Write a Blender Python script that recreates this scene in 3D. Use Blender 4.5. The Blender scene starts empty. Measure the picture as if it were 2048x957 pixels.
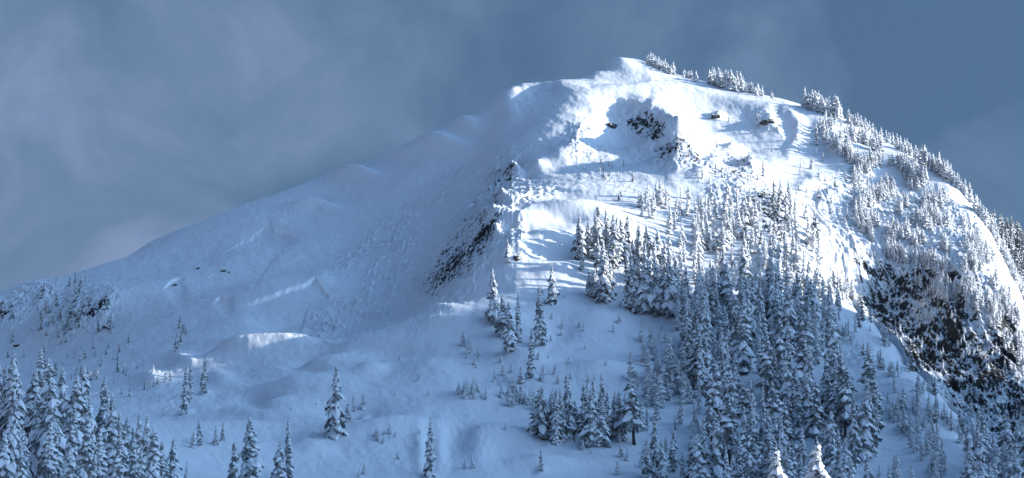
import bpy, math, random
import numpy as np

R = math.radians
C = bpy.context.scene.collection
scene = bpy.context.scene

# ------------------------------------------------------------------ camera
F = 5000.0; PITCH = R(8.0); CX, CY = 1024.0, 478.5      # focal length and centre in photo pixels
cam = bpy.data.objects.new('camera', bpy.data.cameras.new('camera'))
C.objects.link(cam)
cam.data.sensor_width = 36.0
cam.data.lens = F / 2048.0 * 36.0
cam.data.clip_start = 1.0; cam.data.clip_end = 60000.0
cam.location = (0, 0, 0); cam.rotation_euler = (math.pi/2 + PITCH, 0, 0)
scene.camera = cam

# ------------------------------------------------------------------ sun and sky
SUN_EL = R(13.5)
SH = np.array([1.0, 0.0]); SH = SH / np.linalg.norm(SH)       # horizontal direction towards the sun
SUN = np.array([SH[0]*math.cos(SUN_EL), SH[1]*math.cos(SUN_EL), math.sin(SUN_EL)])
sun = bpy.data.objects.new('sun', bpy.data.lights.new('sun', 'SUN'))
C.objects.link(sun)
from mathutils import Vector
sun.rotation_euler = Vector(-SUN).to_track_quat('-Z', 'Y').to_euler()
sun.data.energy = 4.1; sun.data.angle = R(0.9); sun.data.color = (1.0, 0.965, 0.91)
sun.location = tuple(SUN*3000)

world = bpy.data.worlds.new("World"); scene.world = world
world.use_nodes = True
nt = world.node_tree; nt.nodes.clear()
def N(nt, t, **kw):
    n = nt.nodes.new(t)
    for k, v in kw.items(): setattr(n, k, v)
    return n
def mathn(nt, op, a, b=None, clamp=False):
    n = N(nt, 'ShaderNodeMath', operation=op); n.use_clamp = clamp
    for i, v in enumerate((a, b)):
        if v is None: continue
        if isinstance(v, (int, float)): n.inputs[i].default_value = v
        else: nt.links.new(v, n.inputs[i])
    return n.outputs[0]
def mix(nt, f, a, b, blend='MIX'):
    n = N(nt, 'ShaderNodeMix', data_type='RGBA', blend_type=blend)
    for s, v in ((n.inputs['Factor'], f), (n.inputs['A'], a), (n.inputs['B'], b)):
        if isinstance(v, (int, float)): s.default_value = v
        elif isinstance(v, tuple): s.default_value = v if len(v) == 4 else v + (1,)
        else: nt.links.new(v, s)
    return n.outputs['Result']
def ramp(nt, fac, stops, interp='LINEAR'):
    n = N(nt, 'ShaderNodeValToRGB'); cr = n.color_ramp; cr.interpolation = interp
    while len(cr.elements) < len(stops): cr.elements.new(0.5)
    for e, (p, c) in zip(cr.elements, stops):
        e.position = p; e.color = c if isinstance(c, tuple) else (c, c, c, 1)
    nt.links.new(fac, n.inputs[0]); return n.outputs[0]
def noise(nt, vec, scale, detail=4, rough=0.55, dist=0.0):
    n = N(nt, 'ShaderNodeTexNoise'); n.inputs['Scale'].default_value = scale
    n.inputs['Detail'].default_value = detail; n.inputs['Roughness'].default_value = rough
    n.inputs['Distortion'].default_value = dist
    nt.links.new(vec, n.inputs['Vector']); return n.outputs[0]
def mapping(nt, vec, sc=(1,1,1), rot=(0,0,0), loc=(0,0,0)):
    n = N(nt, 'ShaderNodeMapping'); n.inputs['Scale'].default_value = sc
    n.inputs['Rotation'].default_value = rot; n.inputs['Location'].default_value = loc
    nt.links.new(vec, n.inputs['Vector']); return n.outputs[0]

skyt = N(nt, 'ShaderNodeTexSky', sky_type='NISHITA'); skyt.sun_disc = False
skyt.sun_elevation = SUN_EL; skyt.sun_rotation = math.atan2(SH[0], SH[1])
skyt.altitude = 1500; skyt.ozone_density = 2.0; skyt.air_density = 1.0; skyt.dust_density = 0.6
tc = N(nt, 'ShaderNodeTexCoord').outputs['Generated']
n1 = noise(nt, mapping(nt, tc, (1,1,1.2), loc=(3.1,0.4,1.3)), 13.0, 6, 0.52, 0.5)
n2 = noise(nt, mapping(nt, tc, (1,1,1.3), loc=(0.3,2.4,5.3)), 2.6, 4, 0.5, 0.3)
cl = mathn(nt, 'ADD', mathn(nt, 'MULTIPLY', n1, 0.6), mathn(nt, 'MULTIPLY', n2, 0.4))
# the lighter mist bank stands in the west, left of the mountain
sep = N(nt, 'ShaderNodeSeparateXYZ'); nt.links.new(tc, sep.inputs[0])
west = mathn(nt, 'MULTIPLY', mathn(nt, 'SUBTRACT', 0.0, sep.outputs[0]), 0.25)
cl = mathn(nt, 'ADD', cl, west)
CLOUD_STOPS = [(0.38, (0.44, 0.82, 1.45, 1)), (0.46, (0.60, 1.04, 1.74, 1)), (0.54, (0.80, 1.24, 2.05, 1)), (0.66, (1.22, 1.68, 2.68, 1))]
cloudc = ramp(nt, cl, CLOUD_STOPS)
overhead = ramp(nt, sep.outputs[2], [(0.3, 0.97), (0.55, 0.1)])
# broken cloud overhead lets a bright blue sky through, brightest on the sun's side; the storm bank stays in the west
east = ramp(nt, mathn(nt, 'ADD', mathn(nt, 'MULTIPLY', sep.outputs[0], 0.5), 0.5), [(0.15, (0.04,0.10,0.17,1)), (0.5, (0.16,0.50,0.74,1)), (0.85, (0.5,1.25,1.8,1))])
brk = mix(nt, 1.0, skyt.outputs[0], east, 'MULTIPLY')
skyc = mix(nt, overhead, brk, cloudc)
# thin bright cloud glowing round the low sun, off to the east
dt = N(nt, 'ShaderNodeVectorMath', operation='DOT_PRODUCT'); nt.links.new(tc, dt.inputs[0]); dt.inputs[1].default_value = tuple(SUN)
glow = ramp(nt, dt.outputs['Value'], [(0.0, 0.0), (0.45, 0.0), (0.75, 0.25), (1.0, 1.0)])
gcol = mix(nt, glow, (0.0,0.0,0.0), (7.6,10.8,14.2))
skyc = mix(nt, 1.0, skyc, gcol, 'ADD')
bg = N(nt, 'ShaderNodeBackground'); bg.inputs['Strength'].default_value = 0.10
wo = N(nt, 'ShaderNodeOutputWorld')
nt.links.new(skyc, bg.inputs[0]); nt.links.new(bg.outputs[0], wo.inputs[0])

scene.view_settings.view_transform = 'Standard'; scene.view_settings.look = 'None'
scene.view_settings.exposure = 1.0; scene.view_settings.gamma = 1.0
scene.view_settings.use_curve_mapping = False
scene.render.engine = 'CYCLES'
scene.cycles.max_bounces = 5; scene.cycles.diffuse_bounces = 3; scene.cycles.glossy_bounces = 1
scene.cycles.use_denoising = True

# ------------------------------------------------------------------ helpers
rng = np.random.default_rng(7)
PERM = rng.permutation(4096).astype(np.int64)
GRAD = rng.normal(size=(4096, 2)); GRAD /= np.linalg.norm(GRAD, axis=1)[:, None]
def gnoise(x, y, seed=0):
    xi = np.floor(x).astype(np.int64); yi = np.floor(y).astype(np.int64)
    fx = x - xi; fy = y - yi
    def g(ix, iy, dx, dy):
        h = PERM[(PERM[(ix + seed*131) & 4095] + iy) & 4095]
        return GRAD[h, 0]*dx + GRAD[h, 1]*dy
    u = fx*fx*fx*(fx*(fx*6-15)+10); v = fy*fy*fy*(fy*(fy*6-15)+10)
    a = g(xi, yi, fx, fy); b = g(xi+1, yi, fx-1, fy)
    c = g(xi, yi+1, fx, fy-1); d = g(xi+1, yi+1, fx-1, fy-1)
    return ((a*(1-u)+b*u)*(1-v) + (c*(1-u)+d*u)*v)*1.5
def fbm(x, y, oct=4, seed=0, gain=0.5):
    s = 0; a = 1; t = 0
    for k in range(oct):
        s = s + a*gnoise(x*2**k, y*2**k, seed+k*7); t += a; a *= gain
    return s/t
def ridged(x, y, oct=4, seed=0, gain=0.5):
    s = 0; a = 1; t = 0
    for k in range(oct):
        s = s + a*(1-2*np.abs(gnoise(x*2**k, y*2**k, seed+k*7))); t += a; a *= gain
    return s/t
def sstep(a, b, x):
    t = np.clip((x-a)/(b-a), 0, 1); return t*t*(3-2*t)
def zpix(py, Y):                                          # height of the point seen at row py at distance Y
    v = (CY - np.asarray(py, float))/F
    return Y*(math.sin(PITCH)+v*math.cos(PITCH))/(math.cos(PITCH)-v*math.sin(PITCH))
def xpix(px, py, Y):
    v = (CY - np.asarray(py, float))/F
    return Y*(np.asarray(px, float)-CX)/F/(math.cos(PITCH)-v*math.sin(PITCH))
def project(x, y, z):
    d = y*math.cos(PITCH)+z*math.sin(PITCH)
    return CX+F*x/d, CY-F*(z*math.cos(PITCH)-y*math.sin(PITCH))/d

# ------------------------------------------------------------------ the mountain: surveyed points (px, py, distance)
CREST = [(-350,680,1180),(-150,625,1230),(0,590,1280),(120,556,1300),(200,532,1320),(240,522,1330),(300,486,1360),(350,468,1380),(450,425,1410),(560,385,1430),(640,355,1450),(690,340,1460),
 (800,300,1480),(860,272,1490),(900,262,1500),(960,233,1510),(1000,205,1520),(1035,180,1530),(1060,171,1535),(1110,168,1540),(1170,157,1560),(1195,150,1575),(1212,134,1585),(1225,125,1590),(1260,123,1595),(1290,130,1595),
 (1330,148,1590),(1380,160,1580),(1430,170,1570),(1500,186,1560),(1560,199,1545),(1610,213,1530),(1660,228,1515),(1700,242,1500),(1740,262,1490),(1780,292,1470),(1840,330,1450),(1900,380,1420),(1945,420,1390),(1980,472,1360),
 (2010,530,1330),(2048,610,1290),(2120,740,1240),(2250,900,1180),(2400,1000,1150)]
PTS = [
 # upper left slope
 (1130,195,1480),(1060,230,1450),(1000,265,1440),(940,320,1425),(880,330,1425),(820,360,1415),(760,400,1400),(690,430,1385),(640,420,1400),(560,440,1370),(600,480,1350),(680,520,1320),(760,480,1350),
 (500,500,1320),(400,520,1320),(300,560,1270),(440,570,1270),(540,560,1280),(630,562,1275),(690,595,1250),(600,620,1230),(700,640,1215),(640,665,1195),(760,600,1240),(780,560,1275),(820,500,1325),
 (500,640,1205),(400,650,1225),(300,680,1215),(200,600,1330),(100,620,1365),(20,640,1380),(-150,700,1380),(120,690,1300),(400,690,1165),
 # E flank: foot and spine of the central ridge
 (820,610,1205),(850,540,1255),(900,450,1330),(950,385,1380),(1000,325,1410),(1050,280,1420),
 (1190,215,1465),(1165,245,1435),(1120,295,1390),(1085,320,1362),(1060,380,1300),(1025,395,1268),(985,438,1212),(1000,500,1160),(975,595,1105),(940,500,1230),(900,560,1190),
 # bench C
 (440,694,1115),(540,679,1115),(620,682,1110),(660,684,1108),(540,690,1140),(620,692,1130),(440,704,1130),(500,740,1070),(420,770,1040),(560,725,1070),(500,800,1000),(360,850,940),(430,830,965),
 # spur D crest and the dip behind
 (970,602,1100),(930,606,1102),(880,616,1104),(800,646,1100),(740,668,1092),(700,684,1080),(640,714,1050),(590,748,1012),(540,792,970),(490,836,925),(450,872,890),(400,925,840),
 (930,615,1125),(880,626,1130),(800,655,1125),(740,677,1115),(640,722,1070),(590,756,1030),(540,797,985),(480,842,945),
 # D front
 (900,680,1060),(800,720,1045),(720,760,1010),(640,820,960),(560,880,910),(500,957,840),(700,957,860),(900,957,880),(700,860,920),(850,860,930),(850,830,948),(1000,850,950),(1000,760,1010),(900,760,1005),(1000,680,1058),
 (1100,957,895),(1100,860,945),(1100,760,1010),(1100,690,1058),(1200,957,900),(1200,860,950),(1200,760,1012),(1200,690,1062),(1300,700,1060),(1300,800,995),(1300,957,905),(1350,640,1105),
 # hump H in the middle
 (1050,640,1085),(1100,590,1118),(1060,550,1138),(1050,480,1172),(1030,425,1205),(980,440,1205),(1100,402,1225),(1150,401,1230),(1200,412,1225),(1240,440,1205),(1100,412,1245),(1160,410,1250),(1160,470,1185),(1180,560,1140),(1250,540,1155),(1300,620,1115),(1250,600,1122),
 (1080,440,1200),(1320,500,1185),(1360,560,1150),
 # above the hump, lit slope
 (1020,402,1262),(1080,385,1275),(1160,370,1290),(1250,400,1265),(1330,400,1275),(1200,320,1365),(1120,335,1355),(1150,290,1395),(1230,215,1475),(1240,265,1448),(1262,300,1412),(1300,328,1366),(1230,197,1492),(1290,215,1470),
 (1335,268,1390),(1347,308,1350),(1335,338,1328),(1390,300,1390),(1390,250,1445),(1400,200,1520),(1400,260,1450),(1400,330,1380),(1450,300,1420),(1480,240,1480),(1500,330,1380),(1560,260,1450),(1550,340,1370),(1600,280,1440),(1620,340,1375),(1640,250,1470),(1700,300,1430),
 # right middle and forest I
 (1400,420,1265),(1400,500,1200),(1450,560,1155),(1500,440,1250),(1500,520,1190),(1560,420,1275),(1600,440,1275),(1620,480,1250),(1400,600,1120),(1500,640,1095),(1400,700,1055),(1500,740,1030),(1400,820,985),(1500,850,965),(1400,957,905),(1500,957,900),
 (1600,700,1075),(1600,600,1140),(1600,800,1000),(1600,957,890),(1560,560,1155),
 # spur J: left flank, crest, far side
 (1640,540,1200),(1690,590,1165),(1740,642,1125),(1790,695,1080),(1830,742,1040),(1880,792,1000),(1920,842,962),(1960,890,925),(2000,935,890),(2060,1000,845),(2200,1120,780),
 (1700,700,1070),(1700,800,995),(1700,900,930),(1760,760,1015),(1800,850,950),(1800,957,880),(1900,957,870),(1880,880,930),
 (1740,652,1150),(1830,752,1070),(1920,860,1000),(2000,960,945),(2080,1040,900),
 # cliff K
 (1700,520,1255),(1760,600,1250),(1760,660,1223),(1830,700,1200),(1830,740,1175),(1900,760,1165),(1900,830,1125),(1980,860,1115),(1980,930,1075),(2060,900,1095),(2060,980,1055),
 (1760,450,1315),(1760,380,1385),(1850,600,1245),(1850,480,1295),(1850,400,1375),(1920,650,1210),(1920,540,1240),(1920,460,1325),(1990,750,1165),(1990,640,1215),(1990,560,1255),(2060,800,1155),(2060,700,1215),(1700,440,1315),(1700,360,1385),
 # foreground left, below the forest
 (-200,957,700),(0,957,720),(200,957,740),(330,957,790),(300,890,840),(150,870,810),(30,900,765),(-100,900,760),(350,800,1000),(250,760,1120),(80,740,1240),(-100,790,1200),(-300,820,1230),
]
OFF = [ # off the frame: x, y, z
 (-400,0,-25),(0,0,-8),(400,0,-25),(0,250,-4),(-300,300,-15),(300,300,-20),(0,450,2),(-150,500,6),(150,500,4),(60,420,4),(0,650,14),(-100,620,14),(100,650,10),(-350,600,30),(350,700,0),(400,900,-10),(0,780,26),(90,780,22),(-90,780,30),(180,780,12),
 (-500,1000,70),(-550,1300,90),(-450,1600,60),(-300,1900,60),(0,2000,150),(200,2000,140),(450,1800,60),(480,1400,60),(450,1150,40),(0,2400,90),(-600,2300,20),(600,2400,20),(-800,800,20),(800,800,-40),(900,1500,-20),(-900,1600,0),(0,-300,-10),(400,-300,-30),(-400,-300,-30),(800,0,-40),(-800,0,-30)]
# the west flank recedes: its skyline stands farther off than its foot
def recede(px, py, Y, n):
    if not (n < NC or n < NC+17): return Y
    crest = np.interp(px, [q[0] for q in CREST], [q[1] for q in CREST])
    foot = np.interp(px, [0,300,640,860,1000,1100], [730,700,685,610,420,300])
    t = float(np.clip((foot-py)/(foot-crest), 0, 1))
    return Y + t*float(np.interp(px, [-350,0,240,690,1060,1170], [230,200,175,105,40,0]))
NC = len(CREST)
ALL = [(px, py, recede(px, py, Y, n)) for n, (px, py, Y) in enumerate(CREST+PTS)]
CREST = ALL[:NC]; PTS = ALL[NC:]
cp = []
for px, py, Y in CREST + PTS: cp.append((float(xpix(px,py,Y)), Y, float(zpix(py,Y))))
for px, py, Y in CREST[::2]:
    x, z = float(xpix(px,py,Y)), float(zpix(py,Y))
    cp.append((x*1.02, Y+45, z-9)); 
for px, py, Y in CREST[::4]:
    x, z = float(xpix(px,py,Y)), float(zpix(py,Y))
    cp.append((x*1.1, Y+200, z-95))
cp += OFF
cp = np.array(cp)
SC = 1000.0
def tps_k(d2): return d2*np.log(d2+1e-12)
def tps_fit(P, lam=2e-6):
    n = len(P); A = P[:, :2]/SC
    d2 = ((A[:,None]-A[None])**2).sum(-1); K = tps_k(d2) + lam*np.eye(n)
    Q = np.c_[np.ones(n), A]
    M = np.zeros((n+3, n+3)); M[:n,:n] = K; M[:n,n:] = Q; M[n:,:n] = Q.T
    return A, np.linalg.solve(M, np.r_[P[:,2], 0,0,0])
TA, TW = tps_fit(cp)
def tps(x, y):
    sh = x.shape; x = x.ravel()/SC; y = y.ravel()/SC; out = np.empty(len(x))
    for i in range(0, len(x), 20000):
        a = x[i:i+20000]; b = y[i:i+20000]
        d2 = (a[:,None]-TA[None,:,0])**2 + (b[:,None]-TA[None,:,1])**2
        out[i:i+20000] = tps_k(d2)@TW[:-3] + TW[-3] + TW[-2]*a + TW[-1]*b
    return out.reshape(sh)

# fan-shaped survey grid: columns are bearings, rows are distances
U = np.r_[np.linspace(-1500,-360,20,endpoint=False), np.linspace(-360,-30,45,endpoint=False), np.linspace(-30,2078,1290,endpoint=False), np.linspace(2078,2400,45,endpoint=False), np.linspace(2400,3500,20)]
V = np.r_[np.linspace(40,600,70,endpoint=False), np.linspace(600,840,110,endpoint=False), np.linspace(840,1600,820,endpoint=False), np.linspace(1600,1680,45,endpoint=False), np.linspace(1680,2600,90)]
UC = np.linspace(-1500,3500,420); VC = np.linspace(40,2600,420)
def cubic_w(src, dst):                                     # Catmull-Rom weights from a uniform coarse axis
    n = len(src); t = (dst-src[0])/(src[1]-src[0]); i = np.clip(np.floor(t).astype(int), 0, n-2); f = t-i
    w = np.stack([(-f+2*f*f-f**3)/2, (2-5*f*f+3*f**3)/2, (f+4*f*f-3*f**3)/2, (-f*f+f**3)/2], 1)
    idx = np.clip(np.stack([i-1,i,i+1,i+2],1), 0, n-1)
    return idx, w
gu, gv = np.meshgrid(UC, VC, indexing='ij')
ZC = tps((gu-CX)/F*gv*1.003, gv)
iu, wu = cubic_w(UC, U); iv, wv = cubic_w(VC, V)
T1 = sum(ZC[iu[:,k]]*wu[:,k,None] for k in range(4))
Z0 = sum(T1[:, iv[:,k]]*wv[None,:,k] for k in range(4))
GX = (U[:,None]-CX)/F*V[None,:]*1.003 ; GY = np.repeat(V[None,:], len(U), 0)
PX, PY = project(GX, GY, Z0)

def seg_dist(px, py, line):
    """distance in photo pixels to a polyline, and the signed side (positive = below / right of it)"""
    best = np.full(px.shape, 1e9); side = np.zeros(px.shape); along = np.zeros(px.shape)
    L = 0
    for (x0,y0),(x1,y1) in zip(line[:-1], line[1:]):
        dx, dy = x1-x0, y1-y0; l2 = dx*dx+dy*dy
        t = np.clip(((px-x0)*dx+(py-y0)*dy)/l2, 0, 1)
        d = np.hypot(px-(x0+t*dx), py-(y0+t*dy))
        s = dx*(py-y0)-dy*(px-x0)
        m = d < best
        best = np.where(m, d, best); side = np.where(m, np.sign(s), side); along = np.where(m, L+t*math.sqrt(l2), along)
        L += math.sqrt(l2)
    return best, side, along, L
def blob(cx, cy, rx, ry, rot=0, soft=0.5):
    c, s = math.cos(R(rot)), math.sin(R(rot))
    a = ((PX-cx)*c+(PY-cy)*s)/rx; b = (-(PX-cx)*s+(PY-cy)*c)/ry
    return 1-sstep(1-soft, 1+soft, np.hypot(a, b))

# wind-packed rolls and small-scale relief
roll = fbm(GX/55, GY/70, 3, 1)*2.6 + fbm(GX/19+GY/60, GY/26, 3, 5)*0.75
roll = roll*0.72
roll *= sstep(700, 900, GY)*0.85+0.15
crestfade = 1
Z = Z0 + roll*0.8
# shoulders, pillows and hollows of deep snow
def bump_line(line, h, w, asym=1.0, e=25):
    global Z
    d, s_, al, L = seg_dist(PX, PY, line)
    ww = np.where(s_ > 0, w*asym, w)
    Z = Z + h*np.exp(-(d/ww)**2)*(sstep(-1, e, al)*(1-sstep(L-e, L+1, al))*0.6+0.4)
def mound(cx, cy, rx, ry, h, rot=0):
    global Z
    c, s_ = math.cos(R(rot)), math.sin(R(rot))
    a = ((PX-cx)*c+(PY-cy)*s_)/rx; b = (-(PX-cx)*s_+(PY-cy)*c)/ry
    Z = Z + h*np.exp(-(a*a+b*b))
bump_line([(1285,215),(1325,235),(1352,275),(1358,310),(1350,338)], 6.2, 24, 1.0)
bump_line([(1345,262),(1375,300),(1392,325)], 5, 12)
bump_line([(1570,222),(1596,250),(1592,285),(1578,305)], 2.6, 12)
bump_line([(1640,250),(1668,280),(1690,330)], 4, 14)
bump_line([(1195,250),(1150,300),(1100,330)], 4, 26)
bump_line([(1100,175),(1180,190),(1300,178),(1420,200),(1560,225)], 3.5, 16)
bump_line([(1060,182),(1030,215),(1005,255),(985,300)], 2.5, 26)
bump_line([(840,292),(900,272),(960,246),(1010,210),(1045,188)], 4.5, 15)
for m in [(1437,236,11,7,4.5),(1540,246,16,7,4),(1395,285,22,12,4),(1465,300,20,9,4),(1500,335,16,9,4),(1428,330,20,10,3.5),(1400,352,26,9,3),(1256,160,60,8,-3),(1030,345,16,9,4),(1004,402,14,8,4),(1052,352,14,7,-3),(990,470,12,10,4),(1022,455,10,8,-3),(1040,330,14,10,-3),(1010,520,12,14,3.5),(1075,335,14,8,3.5),(1222,134,26,8,3.5),(1250,131,24,8,3),(1185,150,30,7,2.5),
          (1058,440,40,11,4),(985,436,26,12,3),(1100,478,60,11,5),(1035,500,30,12,3.5),(1130,435,44,9,-2.5),(1100,508,60,7,-2.5),(1140,415,70,12,3),(1120,540,40,10,3),
          (1590,340,40,16,-4),(1700,300,30,14,4),(1740,350,26,18,4),(1660,400,30,16,4),(1610,380,24,14,3),
          (870,298,60,13,7),(800,312,50,9,4),(705,352,40,11,7),(620,418,46,8,7),(925,262,30,12,4),(1010,222,26,26,3),(540,470,60,20,-3),
          (540,683,80,8,4),(470,692,50,7,3),(600,730,40,12,-2.5),(520,800,40,12,-2.5),(900,625,50,9,2.5),(560,640,60,12,-3),(640,560,22,14,2),(1000,640,50,16,4),(900,650,60,12,3.5),(860,740,60,18,3.2),(800,850,90,16,3.4),(950,800,70,14,4),(1050,720,50,18,4.5),(1200,640,50,18,3.5),(1280,690,50,14,-4),(1200,740,60,16,4),(720,820,60,18,-4),(900,880,40,30,-3.5),(1120,660,30,20,-3.5),(770,700,60,14,-3),(1000,870,60,16,3.5),(1100,930,70,14,3.5),(620,900,40,16,3),(740,740,30,10,3),(300,760,30,14,3),(360,720,30,12,3),(440,760,30,16,3),(840,900,14,40,2),(880,890,14,40,2),(960,900,30,40,2),
          (1640,700,30,30,3),(1790,860,60,50,-2)]:
    mound(*m)
for tx, ty in [(672,868),(709,824),(727,818),(860,952),(986,646),(1006,672),(1019,704),(1035,684),(1080,692),(1061,757),(1104,606),(372,826),(410,786),(1130,880),(1190,890),(1083,946),(1100,885),(1230,875),(1210,602),(1290,628)]:
    mound(tx, ty+1, 13, 5, 1.3); mound(tx-16, ty+2, 14, 4, -0.7)
# rock faces
rockm = np.zeros_like(Z)
def add_rock(m, amp, sx, sy, seed, bias=0.0):
    """rugged relief; returns where the steep rock stands out"""
    global Z, rockm
    n = ridged(GX/sx, GY/sy, 5, seed, 0.6)
    n2 = ridged(GX/(sx*0.33), GY/(sy*0.4), 4, seed+3, 0.6)
    Z = Z + m*amp*(n*0.75+n2*0.45)
    rockm = np.maximum(rockm, m*(0.86+bias))
mE = np.maximum.reduce([blob(940,480,62,170,33), blob(1000,375,44,70,25), blob(860,570,50,40,-30), blob(1030,480,20,50,0)*0.8]); add_rock(mE, 3.2, 9, 13, 11)
mL = np.maximum.reduce([blob(150,630,95,45,-25), blob(60,600,60,30,-20), blob(200,620,40,30,-40), blob(10,630,40,30)]); add_rock(mL, 3.4, 12, 17, 21)
mB = np.maximum.reduce([blob(1290,260,70,32,30), blob(1350,320,80,25,10), blob(1470,340,60,28,15), blob(1420,300,90,25,20)*0.7, blob(1540,245,40,14,20)*0.6]); add_rock(mB, 2.6, 11, 13, 31)
mF = np.maximum.reduce([blob(1530,430,70,60,40), blob(1560,540,50,70,-20), blob(1470,400,60,35,10)*0.8]); add_rock(mF, 2.6, 13, 15, 41)
cx_ = (PX-1640)/ (2060-1640)
cliff_top = np.interp(PX, [1600,1700,1760,1850,1950,2060,2300],[470,440,470,480,500,620,900])
jline = np.interp(PX, [1560,1640,1740,1830,1920,2000,2100],[500,545,645,745,845,940,1060])
behindJ = GY > np.interp(PX, [1560,1640,1740,1830,1920,2000,2100,2300],[1180,1215,1140,1058,985,915,860,800])
mK = sstep(-60, 90, PY-cliff_top)*sstep(1640,1720,PX)*(GY<1420)*behindJ
add_rock(mK, 4.6, 13, 26, 51); Z += mK*ridged(GX/6.5+GY/60, GY/60, 3, 57)*2.2*sstep(0.1,0.9,mK)
mKhi = sstep(-160, 0, PY-cliff_top)*sstep(1600,1760,PX)*(GY<1450)*behindJ*(1-mK); add_rock(mKhi, 4.2, 9, 14, 55)
mJ = blob(1880,800,70,60,48)*0.6*(~behindJ); add_rock(mJ, 1.6, 10, 12, 61)
mJ2 = blob(1700,690,70,30,30)*0.6*(~behindJ); add_rock(mJ2, 1.8, 10, 12, 63)
# gully flutes below (1640,470) and across the upper cliff
dark = np.maximum.reduce([blob(1785,650,55,36,40), blob(1845,715,45,65,30), blob(1905,690,30,70,0), blob(1955,770,55,75,-10), blob(2030,880,45,90,0), blob(2015,700,30,70,0)])*behindJ
dark = np.maximum(dark, np.maximum.reduce([blob(1300,270,36,16,35), blob(1345,310,30,14,10), blob(1470,345,24,10,0), blob(1540,247,16,9,20), blob(1520,405,50,22,10), blob(1590,455,24,45,10), blob(1530,480,40,25,40)])*0.8)
dark = np.maximum(dark, np.maximum(blob(1740,420,80,60,0), blob(1860,530,110,100,40))*0.5)
dark = np.maximum(dark, np.maximum.reduce([blob(905,545,45,30,-35), blob(960,500,70,14,-55), blob(880,600,60,9,-15), blob(1010,360,30,26,0)*0.3, blob(1035,520,16,10,0), blob(195,615,40,15,-25), blob(165,640,50,14,-25), blob(130,600,30,20,-30), blob(90,640,20,14,0), blob(5,628,14,10), blob(32,692,10,6)]))
dark *= sstep(-0.35, 0.25, fbm(GX/13, GY/18, 3, 75))*0.6+0.4
rockm = np.clip(rockm*1.085+dark*(0.12+0.14*mK)+0.05*mE+0.05*mK+0.12*mKhi+0.14*mF+0.05*mL+0.08*mB, 0, 1.5)
fl = blob(1655,480,45,110,-8)*(GY>1150)
Z += fl*np.abs(gnoise(GX/4.2+GY/30+fbm(GX/25,GY/35,2,72)*2, GY/50, 71))*-1.9
# runnels and small wind ripples
front = np.maximum.reduce([blob(880,900,150,60,0), blob(450,760,60,60,0)*0.6, blob(1500,900,500,200,0)*0.3, blob(300,780,80,70,-30), blob(950,330,60,40,20)*0.5])
Z += front*(np.abs(gnoise(GX/3.4+fbm(GX/20,GY/20,2,77)*1.5, GY/34, 73))*-0.28)
Z += (fbm(GX/7+GY/50, GY/13, 3, 79)*0.42 + fbm(GX/3+GY/30, GY/5.5, 2, 80)*0.14)*sstep(700,850,GY)
# avalanche debris
deb = np.maximum.reduce([blob(780,540,45,110,25), blob(700,640,100,38,-12), blob(860,400,26,130,58), blob(740,500,90,28,-30)*0.7, blob(1180,300,45,60,-30)*0.7, blob(1060,390,50,16,-15)*0.8])
deb *= sstep(-0.25, 0.35, fbm(GX/14, GY/22, 3, 81))*0.8+0.2
Z += deb*(np.abs(gnoise(GX/3.2, GY/4.2, 83))*2.4 + np.abs(gnoise(GX/1.1, GY/1.5, 87))*0.4 + ridged(GX/9, GY/14, 3, 85)*0.8)
deb2 = np.maximum(blob(430,560,22,110,55), blob(560,450,14,60,35))*0.7
Z += deb2*np.abs(gnoise(GX/1.8, GY/2.4, 89))*0.7
# fracture lines of the slab avalanches: a wall of broken snow facing downhill
sunlit_edge = np.zeros_like(Z)  # pale strip along each break: caught sunlight painted into the snow colour
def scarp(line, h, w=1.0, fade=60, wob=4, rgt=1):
    global Z, sunlit_edge
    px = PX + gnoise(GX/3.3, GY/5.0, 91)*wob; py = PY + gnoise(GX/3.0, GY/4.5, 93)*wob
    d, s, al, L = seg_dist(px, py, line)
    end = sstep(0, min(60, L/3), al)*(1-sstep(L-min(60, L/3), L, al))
    sunlit_edge = np.maximum(sunlit_edge, end*np.where(s*rgt > 0, 1-sstep(2.0, 5.0, d), 1-sstep(0.3, 1.5, d)))
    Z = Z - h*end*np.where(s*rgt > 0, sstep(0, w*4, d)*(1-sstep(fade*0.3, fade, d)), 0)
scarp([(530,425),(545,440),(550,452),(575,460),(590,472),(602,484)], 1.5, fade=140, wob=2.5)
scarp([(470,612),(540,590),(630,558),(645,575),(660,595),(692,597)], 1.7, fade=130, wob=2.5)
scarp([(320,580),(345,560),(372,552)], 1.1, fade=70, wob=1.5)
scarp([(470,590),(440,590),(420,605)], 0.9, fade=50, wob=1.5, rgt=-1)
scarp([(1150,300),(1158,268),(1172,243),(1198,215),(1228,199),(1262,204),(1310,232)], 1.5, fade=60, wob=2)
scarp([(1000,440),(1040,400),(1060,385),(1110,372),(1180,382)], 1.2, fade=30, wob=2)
scarp([(1520,245),(1560,262),(1580,300)], 1.5, fade=40, rgt=-1)

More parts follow.
